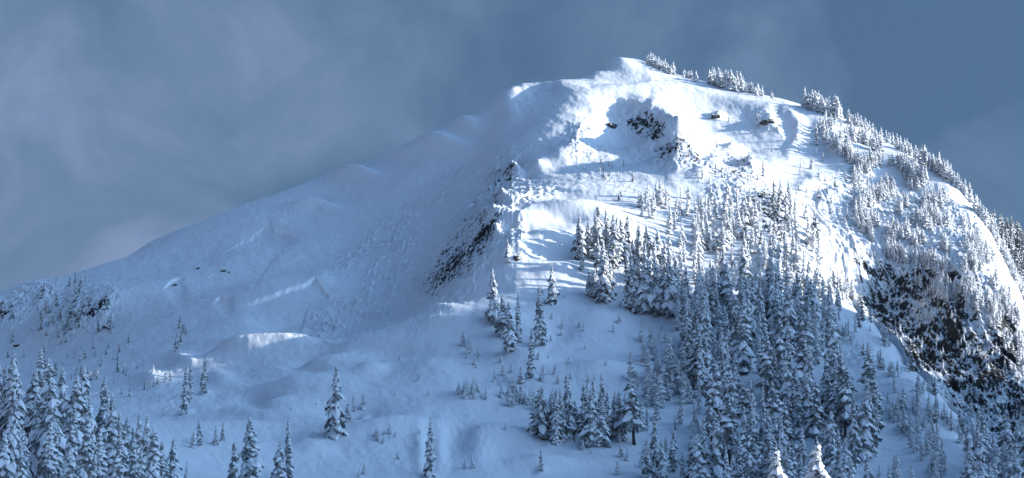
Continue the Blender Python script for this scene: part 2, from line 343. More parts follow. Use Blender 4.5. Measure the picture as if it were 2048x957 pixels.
# ------------------------------------------------------------------ build the ground mesh
def grid_mesh(name, X, Y, Zz, attrs=None):
    nu, nv = X.shape
    co = np.empty((nu*nv, 3), np.float32); co[:,0] = X.ravel(); co[:,1] = Y.ravel(); co[:,2] = Zz.ravel()
    i = (np.arange(nu-1)[:,None]*nv + np.arange(nv-1)[None,:]).ravel()
    quads = np.stack([i, i+nv, i+nv+1, i+1], 1).astype(np.int32)
    return raw_mesh(name, co, quads, attrs=attrs)
def raw_mesh(name, co, quads, mats=None, smooth=True, attrs=None, k=4):
    me = bpy.data.meshes.new(name)
    me.vertices.add(len(co)); me.vertices.foreach_set('co', np.ascontiguousarray(co, np.float32).ravel())
    me.loops.add(len(quads)*k); me.loops.foreach_set('vertex_index', np.ascontiguousarray(quads, np.int32).ravel())
    me.polygons.add(len(quads)); me.polygons.foreach_set('loop_start', np.arange(0, len(quads)*k, k, dtype=np.int32))
    me.polygons.foreach_set('loop_total', np.full(len(quads), k, np.int32))
    if smooth: me.polygons.foreach_set('use_smooth', np.ones(len(quads), bool))
    if mats is not None: me.polygons.foreach_set('material_index', np.ascontiguousarray(mats, np.int32))
    for nme, arr in (attrs or {}).items():
        a = me.attributes.new(nme, 'FLOAT', 'POINT'); a.data.foreach_set('value', np.ascontiguousarray(arr, np.float32).ravel())
    me.update(calc_edges=True)
    return me
def link(name, me, parent=None, **props):
    o = bpy.data.objects.new(name, me); C.objects.link(o)
    if parent: o.parent = parent
    for k, v in props.items(): o[k] = v
    return o

# ------------------------------------------------------------------ materials
def new_mat(name):
    m = bpy.data.materials.new(name); m.use_nodes = True
    return m, m.node_tree, m.node_tree.nodes['Principled BSDF']
def bump(nt, h, strength, dist):
    b = N(nt, 'ShaderNodeBump'); b.inputs['Strength'].default_value = strength; b.inputs['Distance'].default_value = dist
    nt.links.new(h, b.inputs['Height']); return b.outputs[0]
SNOW = (0.86, 0.885, 0.92, 1)
def ground_mat():
    m, nt, b = new_mat('snow_and_rock')
    tc = N(nt, 'ShaderNodeTexCoord').outputs['Object']
    at = N(nt, 'ShaderNodeAttribute', attribute_name='rock').outputs['Fac']
    rough = N(nt, 'ShaderNodeAttribute', attribute_name='rough').outputs['Fac']
    geo = N(nt, 'ShaderNodeNewGeometry')
    sep = N(nt, 'ShaderNodeSeparateXYZ'); nt.links.new(geo.outputs['Normal'], sep.inputs[0])
    steep = mathn(nt, 'SUBTRACT', 1.0, sep.outputs[2])
    nA = noise(nt, mapping(nt, tc, (0.22,0.22,0.07), rot=(0,0.35,0)), 1.0, 6, 0.68, 0.4)
    nB = noise(nt, mapping(nt, tc, (0.9,0.9,0.25), rot=(0,0.35,0)), 1.0, 5, 0.7, 0.3)
    v = mathn(nt, 'ADD', mathn(nt, 'MULTIPLY', nA, 0.9), mathn(nt, 'MULTIPLY', nB, 0.9))
    v = mathn(nt, 'ADD', v, mathn(nt, 'MULTIPLY', mathn(nt, 'MINIMUM', steep, 0.38), 0.6))
    v = mathn(nt, 'MULTIPLY', v, mathn(nt, 'MULTIPLY', at, 1.0))
    fac = ramp(nt, mathn(nt, 'MULTIPLY', v, 0.5), [(0.57, 0.0), (0.585, 1.0)])
    rc = ramp(nt, nB, [(0.3, (0.014,0.015,0.017,1)), (0.6, (0.045,0.044,0.043,1)), (0.8, (0.10,0.095,0.085,1))])
    fr = N(nt, 'ShaderNodeAttribute', attribute_name='sunlit_edge').outputs['Fac']
    col = mix(nt, fac, mix(nt, fr, (0.80,0.825,0.86), (0.96,0.97,0.98)), rc)  # snow whitened at the fracture edges to stand in for grazing sun
    nt.links.new(col, b.inputs['Base Color'])
    b.inputs['Roughness'].default_value = 0.75; b.inputs['Specular IOR Level'].default_value = 0.2
    f1 = noise(nt, tc, 0.9, 6, 0.6); f2 = noise(nt, mapping(nt, tc, (1,0.4,1), rot=(0,0,0.5)), 0.25, 4, 0.55)
    h = mathn(nt, 'ADD', mathn(nt, 'MULTIPLY', f1, mathn(nt, 'ADD', mathn(nt, 'MULTIPLY', rough, 1.2), 0.10)), mathn(nt, 'MULTIPLY', f2, 0.25))
    nt.links.new(bump(nt, h, 0.7, 1.0), b.inputs['Normal'])
    return m
M_ground = ground_mat()

rockv = np.clip(rockm, 0, 1.5)
roughv = np.clip(np.maximum(deb, rockm*0.8), 0, 1)
gme = grid_mesh('mountain', GX, GY, Z, {'rock': rockv, 'rough': roughv, 'sunlit_edge': sunlit_edge})
gme.materials.append(M_ground)
link('mountain', gme, kind='structure')

# valley floor out to the horizon
def valley():
    a = np.linspace(0, 2*math.pi, 65)[:-1]; rs = [0, 300, 1200, 3000, 8000, 20000, 50000]
    co = [(0, 0, -45)] ; 
    for r in rs[1:]:
        for t in a: co.append((r*math.cos(t), 900+r*math.sin(t), -45 if r < 9000 else -45))
    fs = []
    n = len(a)
    me = bpy.data.meshes.new('valley_ground')
    for k in range(n): fs.append((0, 1+k, 1+(k+1) % n))
    for q in range(len(rs)-2):
        for k in range(n):
            b0 = 1+q*n; b1 = b0+n
            fs.append((b0+k, b1+k, b1+(k+1) % n, b0+(k+1) % n))
    me.from_pydata(co, [], fs); me.update(); me.materials.append(M_ground)
    a_ = me.attributes.new('rock', 'FLOAT', 'POINT')
    link('valley_ground', me, kind='structure')
valley()

# added ridge, unseen to the east, its crest shaped to shade the lower slopes
SP = np.array([-SH[1], SH[0]])
def add_sun_blocker():
    A = np.linspace(650, 1500, 90); S = np.linspace(350, 1700, 220)
    ga, gs = np.meshgrid(A, S, indexing='ij')
    crest = 900*math.tan(SUN_EL)
    h0 = np.interp(S, [300,440,465,520,600,700,900,1005,1060,1100,1122,1147,1170,1300,1500,1700], [-60,20,150,220,230,230,200,140,128,134,126,70,15,-20,-40,-60])
    top = (h0+crest)[None,:] + fbm(gs/60, gs*0+3, 3, 101)*6
    prof = 1-np.abs(ga-900)/np.where(ga < 900, 260, 620)
    z = -60 + np.maximum(prof, 0)**0.9*(top+60) + fbm(ga/50, gs/50, 4, 103)*22*sstep(0, 0.3, prof)*(1-sstep(0.9, 1, prof))
    x = ga*SH[0]+gs*SP[0]; y = ga*SH[1]+gs*SP[1]
    me = grid_mesh('sun_blocker_ridge', x, y, z, {'rock': np.full(x.shape, 0.75), 'rough': np.full(x.shape, 0.5)})
    me.materials.append(M_ground)
    link('sun_blocker_hill', me, kind='structure')
add_sun_blocker()

# ------------------------------------------------------------------ where the ground is seen from the survey point
GPX, GPY = project(GX, GY, Z)
RUN = np.minimum.accumulate(np.where(GY > 300, GPY, 5000), axis=1)
CRESTPY = RUN[:, -1]
def ground_hit(px, py):
    """world point of the first ground met on bearing px at or above row py (None above the skyline)"""
    i = int(np.clip(np.searchsorted(U, px), 1, len(U)-2))
    j = int(np.searchsorted(-RUN[i], -py))
    if j >= len(V)-1: return None
    z = Z[i, j]; y = V[j]
    x = (px-CX)/F*y*1.003
    return np.array([x, y, z])
def crest_hit(px, below=1.0):
    i = int(np.clip(np.searchsorted(U, px), 1, len(U)-2))
    return ground_hit(px, CRESTPY[i]+below)

# ------------------------------------------------------------------ trees
def mat_needles(name='needles', f0=0.42, f1=0.62, fm=0.74):
    m, nt, b = new_mat(name)
    tc = N(nt, 'ShaderNodeTexCoord').outputs['Object']
    n = noise(nt, tc, 2.5, 3)
    dk = ramp(nt, n, [(0.3, (0.012,0.02,0.016,1)), (0.7, (0.035,0.05,0.04,1))])
    fr = ramp(nt, noise(nt, tc, 7.0, 3, 0.7), [(f0, 0.0), (f1, fm)])
    nt.links.new(mix(nt, fr, dk, (0.72,0.76,0.80)), b.inputs['Base Color'])
    b.inputs['Roughness'].default_value = 0.8; b.inputs['Specular IOR Level'].default_value = 0.15
    return m
def mat_bark():
    m, nt, b = new_mat('bark')
    tc = N(nt, 'ShaderNodeTexCoord').outputs['Object']
    n = noise(nt, mapping(nt, tc, (4,4,0.8)), 2.0, 4)
    nt.links.new(ramp(nt, n, [(0.3, (0.02,0.017,0.015,1)), (0.7, (0.075,0.06,0.05,1))]), b.inputs['Base Color'])
    b.inputs['Roughness'].default_value = 0.9
    return m
def mat_treesnow():
    m, nt, b = new_mat('snow_on_branches')
    b.inputs['Base Color'].default_value = SNOW
    b.inputs['Roughness'].default_value = 0.8; b.inputs['Specular IOR Level'].default_value = 0.15
    tc = N(nt, 'ShaderNodeTexCoord').outputs['Object']
    nt.links.new(bump(nt, noise(nt, tc, 3.0, 4, 0.6), 0.5, 0.2), b.inputs['Normal'])
    return m
M_rime = mat_needles('rimed_needles', 0.30, 0.50, 0.9)
M_needles, M_bark, M_tsnow = mat_needles(), mat_bark(), mat_treesnow()

def crown_arrays(seed, H=12.0, R0=1.9, nb=110, snow=0.8, droop=0.5, ragged=0.25, low=0.08, fringe=True, blunt=0.0, lean=0.0, pw=0.8, thick=1.0):
    """drooping boughs, each a bent pad: snow on top, needles beneath and hanging from its rim"""
    r = np.random.default_rng(seed)
    co = []; qs = []; mt = []; off = 0
    gaps = r.uniform(0, 6.28, 7); gh = r.uniform(0.1, 0.92, 7); ph = r.uniform(0, 6.28, 2)
    for k in range(nb):
        t = (k+r.uniform(0,1))/nb
        t = low+(1-low)*t**0.92
        h = H*t
        az = k*2.399+r.uniform(-.5,.5)
        prof = (1-t)**pw*(1-blunt)+blunt*math.sqrt(max(0,1-t*t))
        Lb = R0*(prof*(1+r.normal()*ragged)+0.07)
        if t < 0.25: Lb *= 0.6+1.6*t
        for g in range(7):
            if abs(t-gh[g]) < 0.05 and math.cos(az-gaps[g]) > 0.2: Lb *= 0.5
        if Lb < 0.12: Lb = 0.12
        d = np.array([math.cos(az), math.sin(az), 0]); s = np.array([-d[1], d[0], 0])
        W = (0.26+r.uniform(0,0.12))*Lb+0.12; th = (0.10*Lb+0.10+r.uniform(0,0.06))*thick; W *= 0.5+0.5*thick
        rise = r.uniform(-0.05,0.15); dr = droop*r.uniform(0.6,1.4)
        ts = np.array([0.0,0.35,0.7,1.0]); ws = np.array([0.4,1.0,0.85,0.2])*W; hs = np.array([0.5,1.0,0.9,0.35])*th
        p = np.array([lean*t*H*0.1, 0, h])[None] + d[None]*(ts*Lb)[:,None]
        p[:,2] += rise*Lb*ts - dr*Lb*ts**2
        p += r.normal(size=p.shape)*0.04*Lb
        up = np.array([0,0,1.0])
        Lr = p-s*ws[:,None]-up*(ws*0.45)[:,None]; Tp = p+up*hs[:,None]; Rr = p+s*ws[:,None]-up*(ws*0.45)[:,None]; Bt = p-up*(0.10*Lb+0.03)
        v = np.concatenate([Lr,Tp,Rr,Bt]); co.append(v)
        issnow = r.uniform() < snow+0.22*math.sin(az*2+t*11+ph[0])*(1 if snow < 0.97 else 0)+0.12*math.sin(t*23+ph[1])
        for i in range(3):
            q = [(i,i+1,4+i+1,4+i),(4+i,4+i+1,8+i+1,8+i),(8+i,8+i+1,12+i+1,12+i),(12+i,12+i+1,i+1,i)]
            for a,b_ in zip(q, (0 if issnow and r.uniform()<0.95 else 1, 0 if issnow and r.uniform()<0.95 else 1, 1, 1)):
                qs.append([x+off for x in a]); mt.append(b_)
        qs.append([off+3,off+7,off+11,off+15]); mt.append(0 if issnow else 1)
        off += 16
        if fringe:
            for e in range(3):
                side = 1 if r.uniform() < 0.5 else -1
                i = r.integers(0,3)
                a = (Rr if side > 0 else Lr)[i]; b2 = (Rr if side > 0 else Lr)[i+1]
                dn = (0.16+r.uniform(0,0.14))*Lb+0.1
                co.append(np.array([a, b2, b2*0.6+a*0.4-up*dn+d*0.05, a-up*dn*0.7]))
                qs.append([off,off+1,off+2,off+3]); mt.append(1); off += 4
    # the leader
    tip = np.array([[lean*H*0.1-0.06,-0.06,H*0.96],[lean*H*0.1+0.06,-0.06,H*0.96],[lean*H*0.1,0.08,H*0.96],[lean*H*0.1,0,H*1.03]])
    co.append(tip); 
    for a in ((0,1,3,3),(1,2,3,3),(2,0,3,3)): qs.append([x+off for x in a]); mt.append(0)
    off += 4
    # the dark inner mass of twigs around the trunk
    n = 6; rings = 7; base = off
    for i in range(rings):
        t = low+0.03+(0.97-low)*i/(rings-1)
        rr = R0*0.42*((1-t)**0.85)+0.05
        for j in range(n):
            a = j/n*6.283+i
            q = rr*(0.8+r.uniform(0,0.4)); co.append(np.array([[lean*t*H*0.1+q*math.cos(a), q*math.sin(a), H*t]]))
    for i in range(rings-1):
        for j in range(n):
            qs.append([base+i*n+j, base+i*n+(j+1)%n, base+(i+1)*n+(j+1)%n, base+(i+1)*n+j]); mt.append(1)
    co = np.concatenate(co); qs = np.array(qs); mt = np.array(mt)
    return co, qs, mt
def fix_tris(name, co, qs, mt, rime=False):
    """degenerate quads become triangles via from_pydata (small meshes only)"""
    me = bpy.data.meshes.new(name)
    fs = [tuple(q) if q[2] != q[3] else tuple(q[:3]) for q in qs.tolist()]
    me.from_pydata(co.tolist(), [], fs)
    me.polygons.foreach_set('material_index', mt.astype(np.int32))
    me.materials.append(M_tsnow); me.materials.append(M_rime if rime else M_needles)
    me.update(); return me
def trunk_mesh(seed, H, r0, lean=0.0, snowy=True):
    r = np.random.default_rng(seed); n = 8; rings = [-.12,0,.03,.1,.25,.5,.75,.97]
    co = []; fs = []
    for i, t in enumerate(rings):
        rad = r0*(1-max(t,0))**0.9*(1.35 if t <= 0 else 1.12 if t == .03 else 1)+0.015
        for j in range(n):
            a = j/n*6.283; q = rad*r.uniform(0.9,1.1)
            co.append((max(t,0)*lean*H*0.1+q*math.cos(a), q*math.sin(a), H*t))
    for i in range(len(rings)-1):
        for j in range(n): fs.append((i*n+j, i*n+(j+1)%n, (i+1)*n+(j+1)%n, (i+1)*n+j))
    fs.append(tuple((len(rings)-1)*n+j for j in range(n)))
    # bare stubs of old limbs low on the trunk
    for k in range(7):
        t = 0.03+0.05*k; a = r.uniform(0,6.28); L_ = H*0.05*r.uniform(.5,1.3); b0 = len(co)
        d = np.array([math.cos(a), math.sin(a), -0.25]); s = np.array([-d[1], d[0], 0])*H*0.004
        p = np.array([0,0,H*t]); u = np.array([0,0,H*0.005])
        for q in (p+s, p-s, p+u, p+d*L_): co.append(tuple(q))
        fs += [(b0,b0+1,b0+3),(b0+1,b0+2,b0+3),(b0+2,b0,b0+3)]
    me = bpy.data.meshes.new('trunk'); me.from_pydata(co, [], fs); me.materials.append(M_bark); me.update()
    return me
VAR = {  # kind -> list of (crown, trunk), every one 12 m tall
 'spire': [dict(R0=1.35, nb=150, snow=.94, droop=.65, pw=.7, low=.03, ragged=.3) for _ in range(7)],
 'full':  [dict(R0=2.1, nb=190, snow=.92, droop=.6, pw=.75, low=.04, ragged=.3) for _ in range(7)],
 'forest':[dict(R0=1.45, nb=200, snow=.86, droop=.65, pw=.6, low=.07, ragged=.34) for _ in range(8)],
 'bare':  [dict(R0=1.9, nb=80, snow=.66, droop=.5, pw=.5, low=.28, ragged=.4, lean=.3) for _ in range(2)],
 'young': [dict(R0=2.5, nb=70, snow=.97, droop=.35, pw=.7, low=.02, ragged=.25) for _ in range(3)],
 'dark':  [dict(R0=2.3, nb=75, snow=.45, droop=.5, pw=.6, low=.05, ragged=.35) for _ in range(2)],
}
MESH = {}; LOWP = {}
sd = 100
for kind, lst in VAR.items():
    MESH[kind] = []; LOWP[kind] = []
    for kw in lst:
        sd += 1
        kr = np.random.default_rng(sd*3)
        kw = dict(kw); kw['R0'] *= kr.uniform(0.8,1.15); kw['pw'] *= kr.uniform(0.8,1.25); kw['droop'] *= kr.uniform(0.8,1.3)
        kw['lean'] = kw.get('lean', 0)+kr.normal()*0.12
        if kind == 'young': kw['thick'] = 1.7
        MESH[kind].append((fix_tris('crown', *crown_arrays(sd, **kw), rime=(kind == 'young')), trunk_mesh(sd, 12.0, 0.26, kw.get('lean', 0))))
        k2 = dict(kw); k2['nb'] = int(kw['nb']*0.34); k2['thick'] = 1.9; k2['snow'] = min(1, kw['snow']+0.1); k2['R0'] = kw['R0']*1.05; k2['fringe'] = False
        LOWP[kind].append(crown_arrays(sd+500, **k2))

rr = np.random.default_rng(42)
PL = []   # placements: dict(p, h, kind, label, group, keep, px height)
def add(px, py, hpx, kind, label=None, group=None, keep=False, cat='conifer', hit=None, name='snowy_conifer'):
    p = ground_hit(px, py) if hit is None else hit
    if p is None: return
    h = hpx/F*p[1]*(1.3 if cat == 'sapling' else 1.02)
    PL.append(dict(p=p, h=h, kind=kind, label=label, group=group, keep=keep, hp=hpx, cat=cat, px=px, py=py, name=name))
def inside(x, y, poly):
    c = False; n = len(poly)
    for i in range(n):
        x0,y0 = poly[i]; x1,y1 = poly[(i+1)%n]
        if (y0 > y) != (y1 > y) and x < (x1-x0)*(y-y0)/(y1-y0)+x0: c = not c
    return c
def scatter(poly, n, h0, h1, kinds, label, group, mind=0, clump=0.0, name='snowy_conifer', keep=False, cat='conifer'):
    xs = [q[0] for q in poly]; ys = [q[1] for q in poly]; got = []; tries = 0
    while len(got) < n and tries < n*60:
        tries += 1
        x = rr.uniform(min(xs), max(xs)); y = rr.uniform(min(ys), max(ys))
        if not inside(x, y, poly): continue
        if clump and gnoise(np.array([x/45.]), np.array([y/38.]), 7)[0] < clump*rr.uniform(-.3,1): continue
        if mind and any(abs(a-x) < mind and abs(b-y) < mind*.7 for a, b in got): continue
        got.append((x, y))
        hh = h0+(h1-h0)*rr.uniform()**1.3
        add(x, y, hh, kinds[rr.integers(len(kinds))], label, group, name=name, keep=keep, cat=cat)

# trees one can point at
for a in [
 (672,868,134,'full','big snow-laden conifer standing alone low on the smooth snow spur'),
 (697,846,40,'young','small snowy conifer touching the right foot of the big lone conifer'),
 (709,824,38,'spire','narrow small conifer, left of the pair right of the big lone conifer'),
 (727,818,32,'young','stubby small conifer, right one of the pair beside the big lone conifer'),
 (860,952,116,'spire','tall thin conifer alone at the bottom edge, right of the big lone conifer'),
 (986,646,104,'full','thickest conifer at the upper left end of the spur crest clump'),
 (1006,672,84,'full','snow-clad conifer in the middle of the clump on the spur crest'),
 (1019,704,100,'full','lowest conifer of the clump on the spur crest, with bare trunk foot'),
 (1035,684,102,'spire','slim conifer at the right end of the clump on the spur crest'),
 (1080,692,118,'full','separate broad conifer just right of the clump on the spur crest'),
 (1061,757,98,'spire','very thin pole-like conifer below the clump on the spur crest'),
 (1104,606,72,'full','conifer perched on a small dark rock right of the spur clump'),
 (1042,768,34,'young','little snowy conifer left of the very thin pole-like conifer foot'),
 (1085,762,32,'young','little snowy conifer right of the very thin pole-like conifer foot'),
 (1083,946,46,'spire','small slim conifer alone on open snow below the row of conifers'),
 (1267,890,130,'bare','conifer with a long bare dark trunk at the right end of the row'),
 (372,826,98,'spire','taller of two isolated conifers on the shaded left slope'),
 (381,800,70,'spire','thin conifer tucked behind the taller isolated left-slope conifer'),
 (410,786,72,'spire','shorter isolated slim conifer on the shaded left slope'),
 (505,985,146,'full','broad tall conifer rising from the bottom edge, left of the big lone conifer'),
 (470,985,96,'dark','dark broad conifer leaning on the broad tall one at the bottom edge'),
 (560,985,100,'full','snow-heavy mid-sized conifer at the bottom edge, right of the broad tall one'),
 (580,962,124,'spire','slender conifer with pointed top behind the snow-heavy mid-sized one'),
 (403,892,52,'full','short conifer left in the small row above the bottom left hollow'),
 (388,898,34,'young','smallest conifer at the left end of the small row above the hollow'),
 (434,892,40,'full','short conifer in the middle of the small row above the hollow'),
 (447,884,38,'spire','thin short conifer at the right end of the small row above the hollow'),
 (350,985,106,'full','conifer standing just right of the left foreground forest, tallest there'),
 (328,985,100,'forest','conifer at the very edge of the left foreground forest by the hollow'),
 (376,985,60,'spire','low slim conifer at the bottom edge right of the left foreground forest'),
 (1016,528,48,'spire','tiny pillar-like snow-plastered conifer on the hump crest'),
 (1240,402,20,'dark','small dark conifer at the left end of the sunlit bench'),
 (1268,364,24,'dark','small dark conifer alone in the sunlit bowl, with a shadow to its left'),
 (1642,292,46,'spire','sunlit conifer alone on the bright upper slope below the skyline'),
 (1532,352,32,'spire','sunlit conifer by the rock band under the bright upper slope'),
 (1283,686,40,'young','snowy young conifer alone on the shaded snow left of the forest'),
 (1340,742,40,'spire','thin young conifer beside the left edge of the forest'),
 (1160,656,20,'young','small snowy sapling on the shaded snow between spur clump and forest'),
]:
    add(a[0], a[1], a[2], a[3], a[4], None, True)
LF = 'snow-laden conifer in the dense foreground forest at lower left'
for x, y in [(5,735),(20,705),(38,730),(62,742),(90,708),(99,722),(130,742),(114,765),(155,752),(171,742),(200,757),(215,780),(232,800),(185,800),(75,792),(48,800),(20,795),(142,822),(168,830),(250,842),(281,822),(293,838),(308,862),(120,850),(205,862),(232,872),(92,850),(62,872),(12,872),(265,882),(290,900),(-15,740),(-30,760),(150,900),(40,910),(185,915)]:
    hp = rr.uniform(190,240)
    add(x, y+hp, hp*rr.uniform(.96,1.04), ['full','spire','forest','full'][rr.integers(4)], LF, 'foreground forest at lower left', True)
scatter([(-10,880),(120,860),(250,930),(330,985),(-10,985)], 26, 90, 150, ['forest','full'], 'half-hidden conifer between the trunks of the lower left forest', 'understorey of the lower left forest', 14)
RW = 'conifer in the row across the lower snow left of the main forest'
for x,b,h in [(1072,868,92),(1086,880,106),(1100,872,88),(1112,888,110),(1124,886,104),(1140,878,128),(1132,850,90),(1166,868,98),(1180,893,114),(1190,890,126),(1204,866,116),(1200,892,96),(1216,880,92),(1228,868,84),(1236,878,92),(1250,862,74),(1150,862,60),(1176,850,84),(1244,882,66),(1282,862,62),(1294,856,50)]:
    add(x, b, h, ['full','forest','spire'][rr.integers(3)], RW, 'row of conifers on the lower snow', True)
MG = 'snow-heavy conifer in the grove on the middle hump'
for x,b,h in [(1158,520,88),(1164,542,66),(1176,508,64),(1190,520,92),(1196,500,88),(1188,598,60),(1206,604,120),(1214,600,92),(1222,596,70),(1180,592,50),(1200,560,84),(1224,540,90),(1236,528,92),(1246,520,80),(1230,500,70),(1262,622,110),(1272,628,130),(1288,626,138),(1298,630,110),(1312,628,120),(1322,630,100),(1338,632,130),(1300,590,90),(1280,560,100),(1264,560,80),(1310,570,90),(1330,580,100),(1255,500,70),(1215,490,70),(1276,520,70),(1296,530,80),(1318,536,76),(1340,560,90),(1352,600,80)]:
    add(x, b, h, ['full','full','forest'][rr.integers(3)], MG, 'grove on the middle hump', True)
for x,b,h in [(1292,962,84),(1310,960,120),(1322,975,90),(1345,945,84),(1380,962,96),(1395,980,110),(1365,975,70),(1330,905,30),(1405,930,90)]:
    add(x, b, h, ['forest','bare','full'][rr.integers(3)], 'thin conifer at the bottom edge between the row and the main forest', 'loose conifers at the bottom edge', True)
# the main forest on the shaded slope
scatter([(1380,690),(1450,700),(1560,640),(1640,640),(1700,720),(1745,800),(1755,900),(1735,1060),(1430,1060),(1415,900),(1385,790)], 172, 62, 158, ['forest','forest','full','spire','bare'], 'snow-dusted conifer in the main forest down the shaded slope', 'main forest on the shaded slope', 7, .3)
scatter([(1368,640),(1440,590),(1540,590),(1640,600),(1680,690),(1560,720),(1400,760),(1365,700)], 56, 60, 110, ['forest','forest','full'], 'snow-dusted conifer at the upper edge of the main forest', 'upper edge of the main forest', 8)
scatter([(1340,640),(1400,600),(1400,690),(1360,690)], 8, 60,100, ['forest'], 'conifer at the upper left corner of the main forest', 'upper left corner of the main forest', 8)
scatter([(1300,700),(1400,700),(1425,800),(1340,830),(1280,790),(1250,770)], 44, 34, 66, ['forest','full','young'], 'small conifer in the thicket left of the main forest', 'thicket left of the main forest', 7)
scatter([(1225,800),(1330,790),(1420,850),(1420,900),(1320,850)], 12, 26, 60, ['forest','young'], 'short conifer in the gap between the row and the main forest', 'short conifers in the gap', 8)
scatter([(1250,405),(1330,395),(1490,405),(1530,440),(1460,490),(1340,480),(1290,440)], 54, 26, 58, ['full','spire','forest','young'], 'sunlit snowy conifer on the bench above the grove', 'sunlit conifers on the bench', 5)
scatter([(1360,480),(1450,480),(1500,560),(1400,640),(1350,600)], 34, 40, 90, ['full','forest','forest'], 'conifer on the slope between the bench and the main forest', 'conifers below the bench', 6)
scatter([(1440,440),(1560,400),(1630,450),(1650,560),(1680,640),(1600,640),(1500,570)], 110, 24, 62, ['forest','dark','full','full'], 'conifer clinging to the rocky rib in the middle of the mountain', 'conifers on the rocky rib', 5)
CR = 'sunlit snow-caked conifer on the skyline right of the summit'
def crest_row(x0, x1, n, h0, h1, label, group):
    n = int(n*1.3)
    for k in range(n):
        x = x0+(x1-x0)*(k+rr.uniform(0,1))/n
        add(x, 0, rr.uniform(h0,h1), ['full','full','young'][rr.integers(3)], label, group, hit=crest_hit(x, rr.uniform(-.2,5)))
crest_row(1298,1355,20,16,28,'snow-caked conifer in the clump right beside the snow dome of the summit','skyline clump beside the summit dome')
crest_row(1372,1404,8,12,24,'snow-caked conifer in the small clump between two larger skyline clumps','small skyline clump')
crest_row(1424,1496,22,26,46,'snow-caked conifer in the second large skyline clump from the summit','second skyline clump')
crest_row(1496,1532,8,14,26,'short conifer trailing off the second large skyline clump','tail of the second skyline clump')
crest_row(1548,1560,2,12,18,'tiny lone conifer on the smooth skyline stretch','tiny skyline conifers')
crest_row(1616,1692,26,28,46,'snow-caked conifer in the third skyline clump where the ridge starts to drop','third skyline clump')
crest_row(1700,1800,18,14,30,'short conifer on the dropping right skyline above the bright slope','short conifers on the dropping skyline')
crest_row(1800,1850,14,16,32,'conifer on the steepening right skyline','conifers on the steepening skyline')
crest_row(1848,1892,14,30,46,'taller conifer in the fourth skyline clump on the steep right edge','fourth skyline clump')
crest_row(1892,2000,34,22,44,'conifer on the steep right skyline near the frame edge','conifers on the steep right skyline')
crest_row(1990,2075,30,22,44,'conifer on the steepest lower right skyline','conifers on the lower right skyline')
UP = [(1610,250),(1700,250),(1780,305),(1850,350),(1930,430),(1990,520),(2040,640),(2050,760),(1970,640),(1860,590),(1760,500),(1690,420),(1720,340)]
scatter(UP, 1200, 14, 34, ['full','young','forest','young'], 'sunlit snow-plastered conifer on the bright right flank', 'sunlit conifers on the right flank', 0, .3)
scatter([(1620,300),(1760,310),(1740,480),(1660,470),(1560,380)], 55, 10, 28, ['spire','young','young','dark'], 'scattered sunlit young conifer on the bright open slope', 'young conifers on the bright open slope', 12)
scatter([(1330,225),(1600,240),(1620,330),(1520,350),(1420,350)], 16, 8, 18, ['young','dark'], 'tiny snow-buried conifer among the upper rocks', 'tiny conifers among the upper rocks', 12)
scatter([(1380,340),(1480,340),(1560,380),(1500,400),(1400,370)], 22, 10, 24, ['young','spire','dark'], 'tiny sunlit conifer under the rock band', 'tiny conifers under the rock band', 8)
scatter([(1180,320),(1250,330),(1300,385),(1240,395)], 18, 8, 18, ['young','dark'], 'tiny conifer sprinkled through the sunlit bowl', 'tiny conifers in the bowl', 5)
scatter([(1700,500),(1800,520),(1900,600),(2050,760),(2050,960),(1990,900),(1900,790),(1780,660)], 170, 8, 20, ['young','young','full'], 'small snow-plastered conifer on the dark cliff', 'small conifers on the cliff', 0, .35)
scatter([(1640,540),(1700,580),(1790,700),(1870,790),(1990,930),(1985,985),(1900,880),(1800,780),(1700,690),(1640,620)], 120, 14, 40, ['forest','young','dark'], 'small conifer along the shaded spur under the cliff', 'small conifers along the shaded spur', 0, .3)
scatter([(1770,770),(1850,830),(1900,957),(1870,985),(1820,900),(1770,830)], 60, 24, 46, ['forest','full'], 'conifer in the strip of trees beside the smooth snow patch', 'strip of trees beside the snow patch', 6)
scatter([(1930,900),(2060,940),(2060,1060),(1900,1060)], 22, 70, 120, ['forest','full'], 'conifer at the bottom right corner below the cliff', 'conifers at the bottom right corner', 10)
scatter([(1740,950),(1860,950),(1860,1010),(1740,1010)], 7, 50, 80, ['forest','full'], 'conifer poking over the bottom edge in front of the snow patch', 'conifers at the foot of the snow patch', 12)
# the left flank
scatter([(50,590),(110,570),(165,560),(190,600),(140,680),(60,680)], 44, 12, 34, ['forest','dark','dark'], 'small conifer on the rocky knob under the left skyline', 'conifers on the left rocky knob', 5)
scatter([(140,650),(230,630),(270,700),(250,770),(110,760),(100,700)], 50, 8, 28, ['dark','young','dark'], 'small dark conifer on the broken left slope above the foreground forest', 'small dark conifers on the left slope', 6)
scatter([(20,660),(120,690),(160,780),(60,760),(0,730)], 16, 8, 26, ['dark','forest'], 'small conifer behind the tops of the lower left forest', 'conifers behind the lower left forest', 6)
scatter([(220,720),(345,750),(330,810),(240,790)], 26, 6, 22, ['dark','young'], 'scrubby little conifer on the left slope right of the forest', 'scrub on the left slope', 6)
scatter([(340,655),(362,655),(392,680),(345,710)], 11, 8, 26, ['dark'], 'dark scrubby conifer in the lone dark clump on the left slope', 'lone dark clump on the left slope', 3)
scatter([(880,460),(1010,470),(1030,560),(900,580),(840,600)], 16, 6, 14, ['dark','young'], 'tiny dark conifer on the shaded rock face', 'tiny conifers on the shaded rock face', 10)
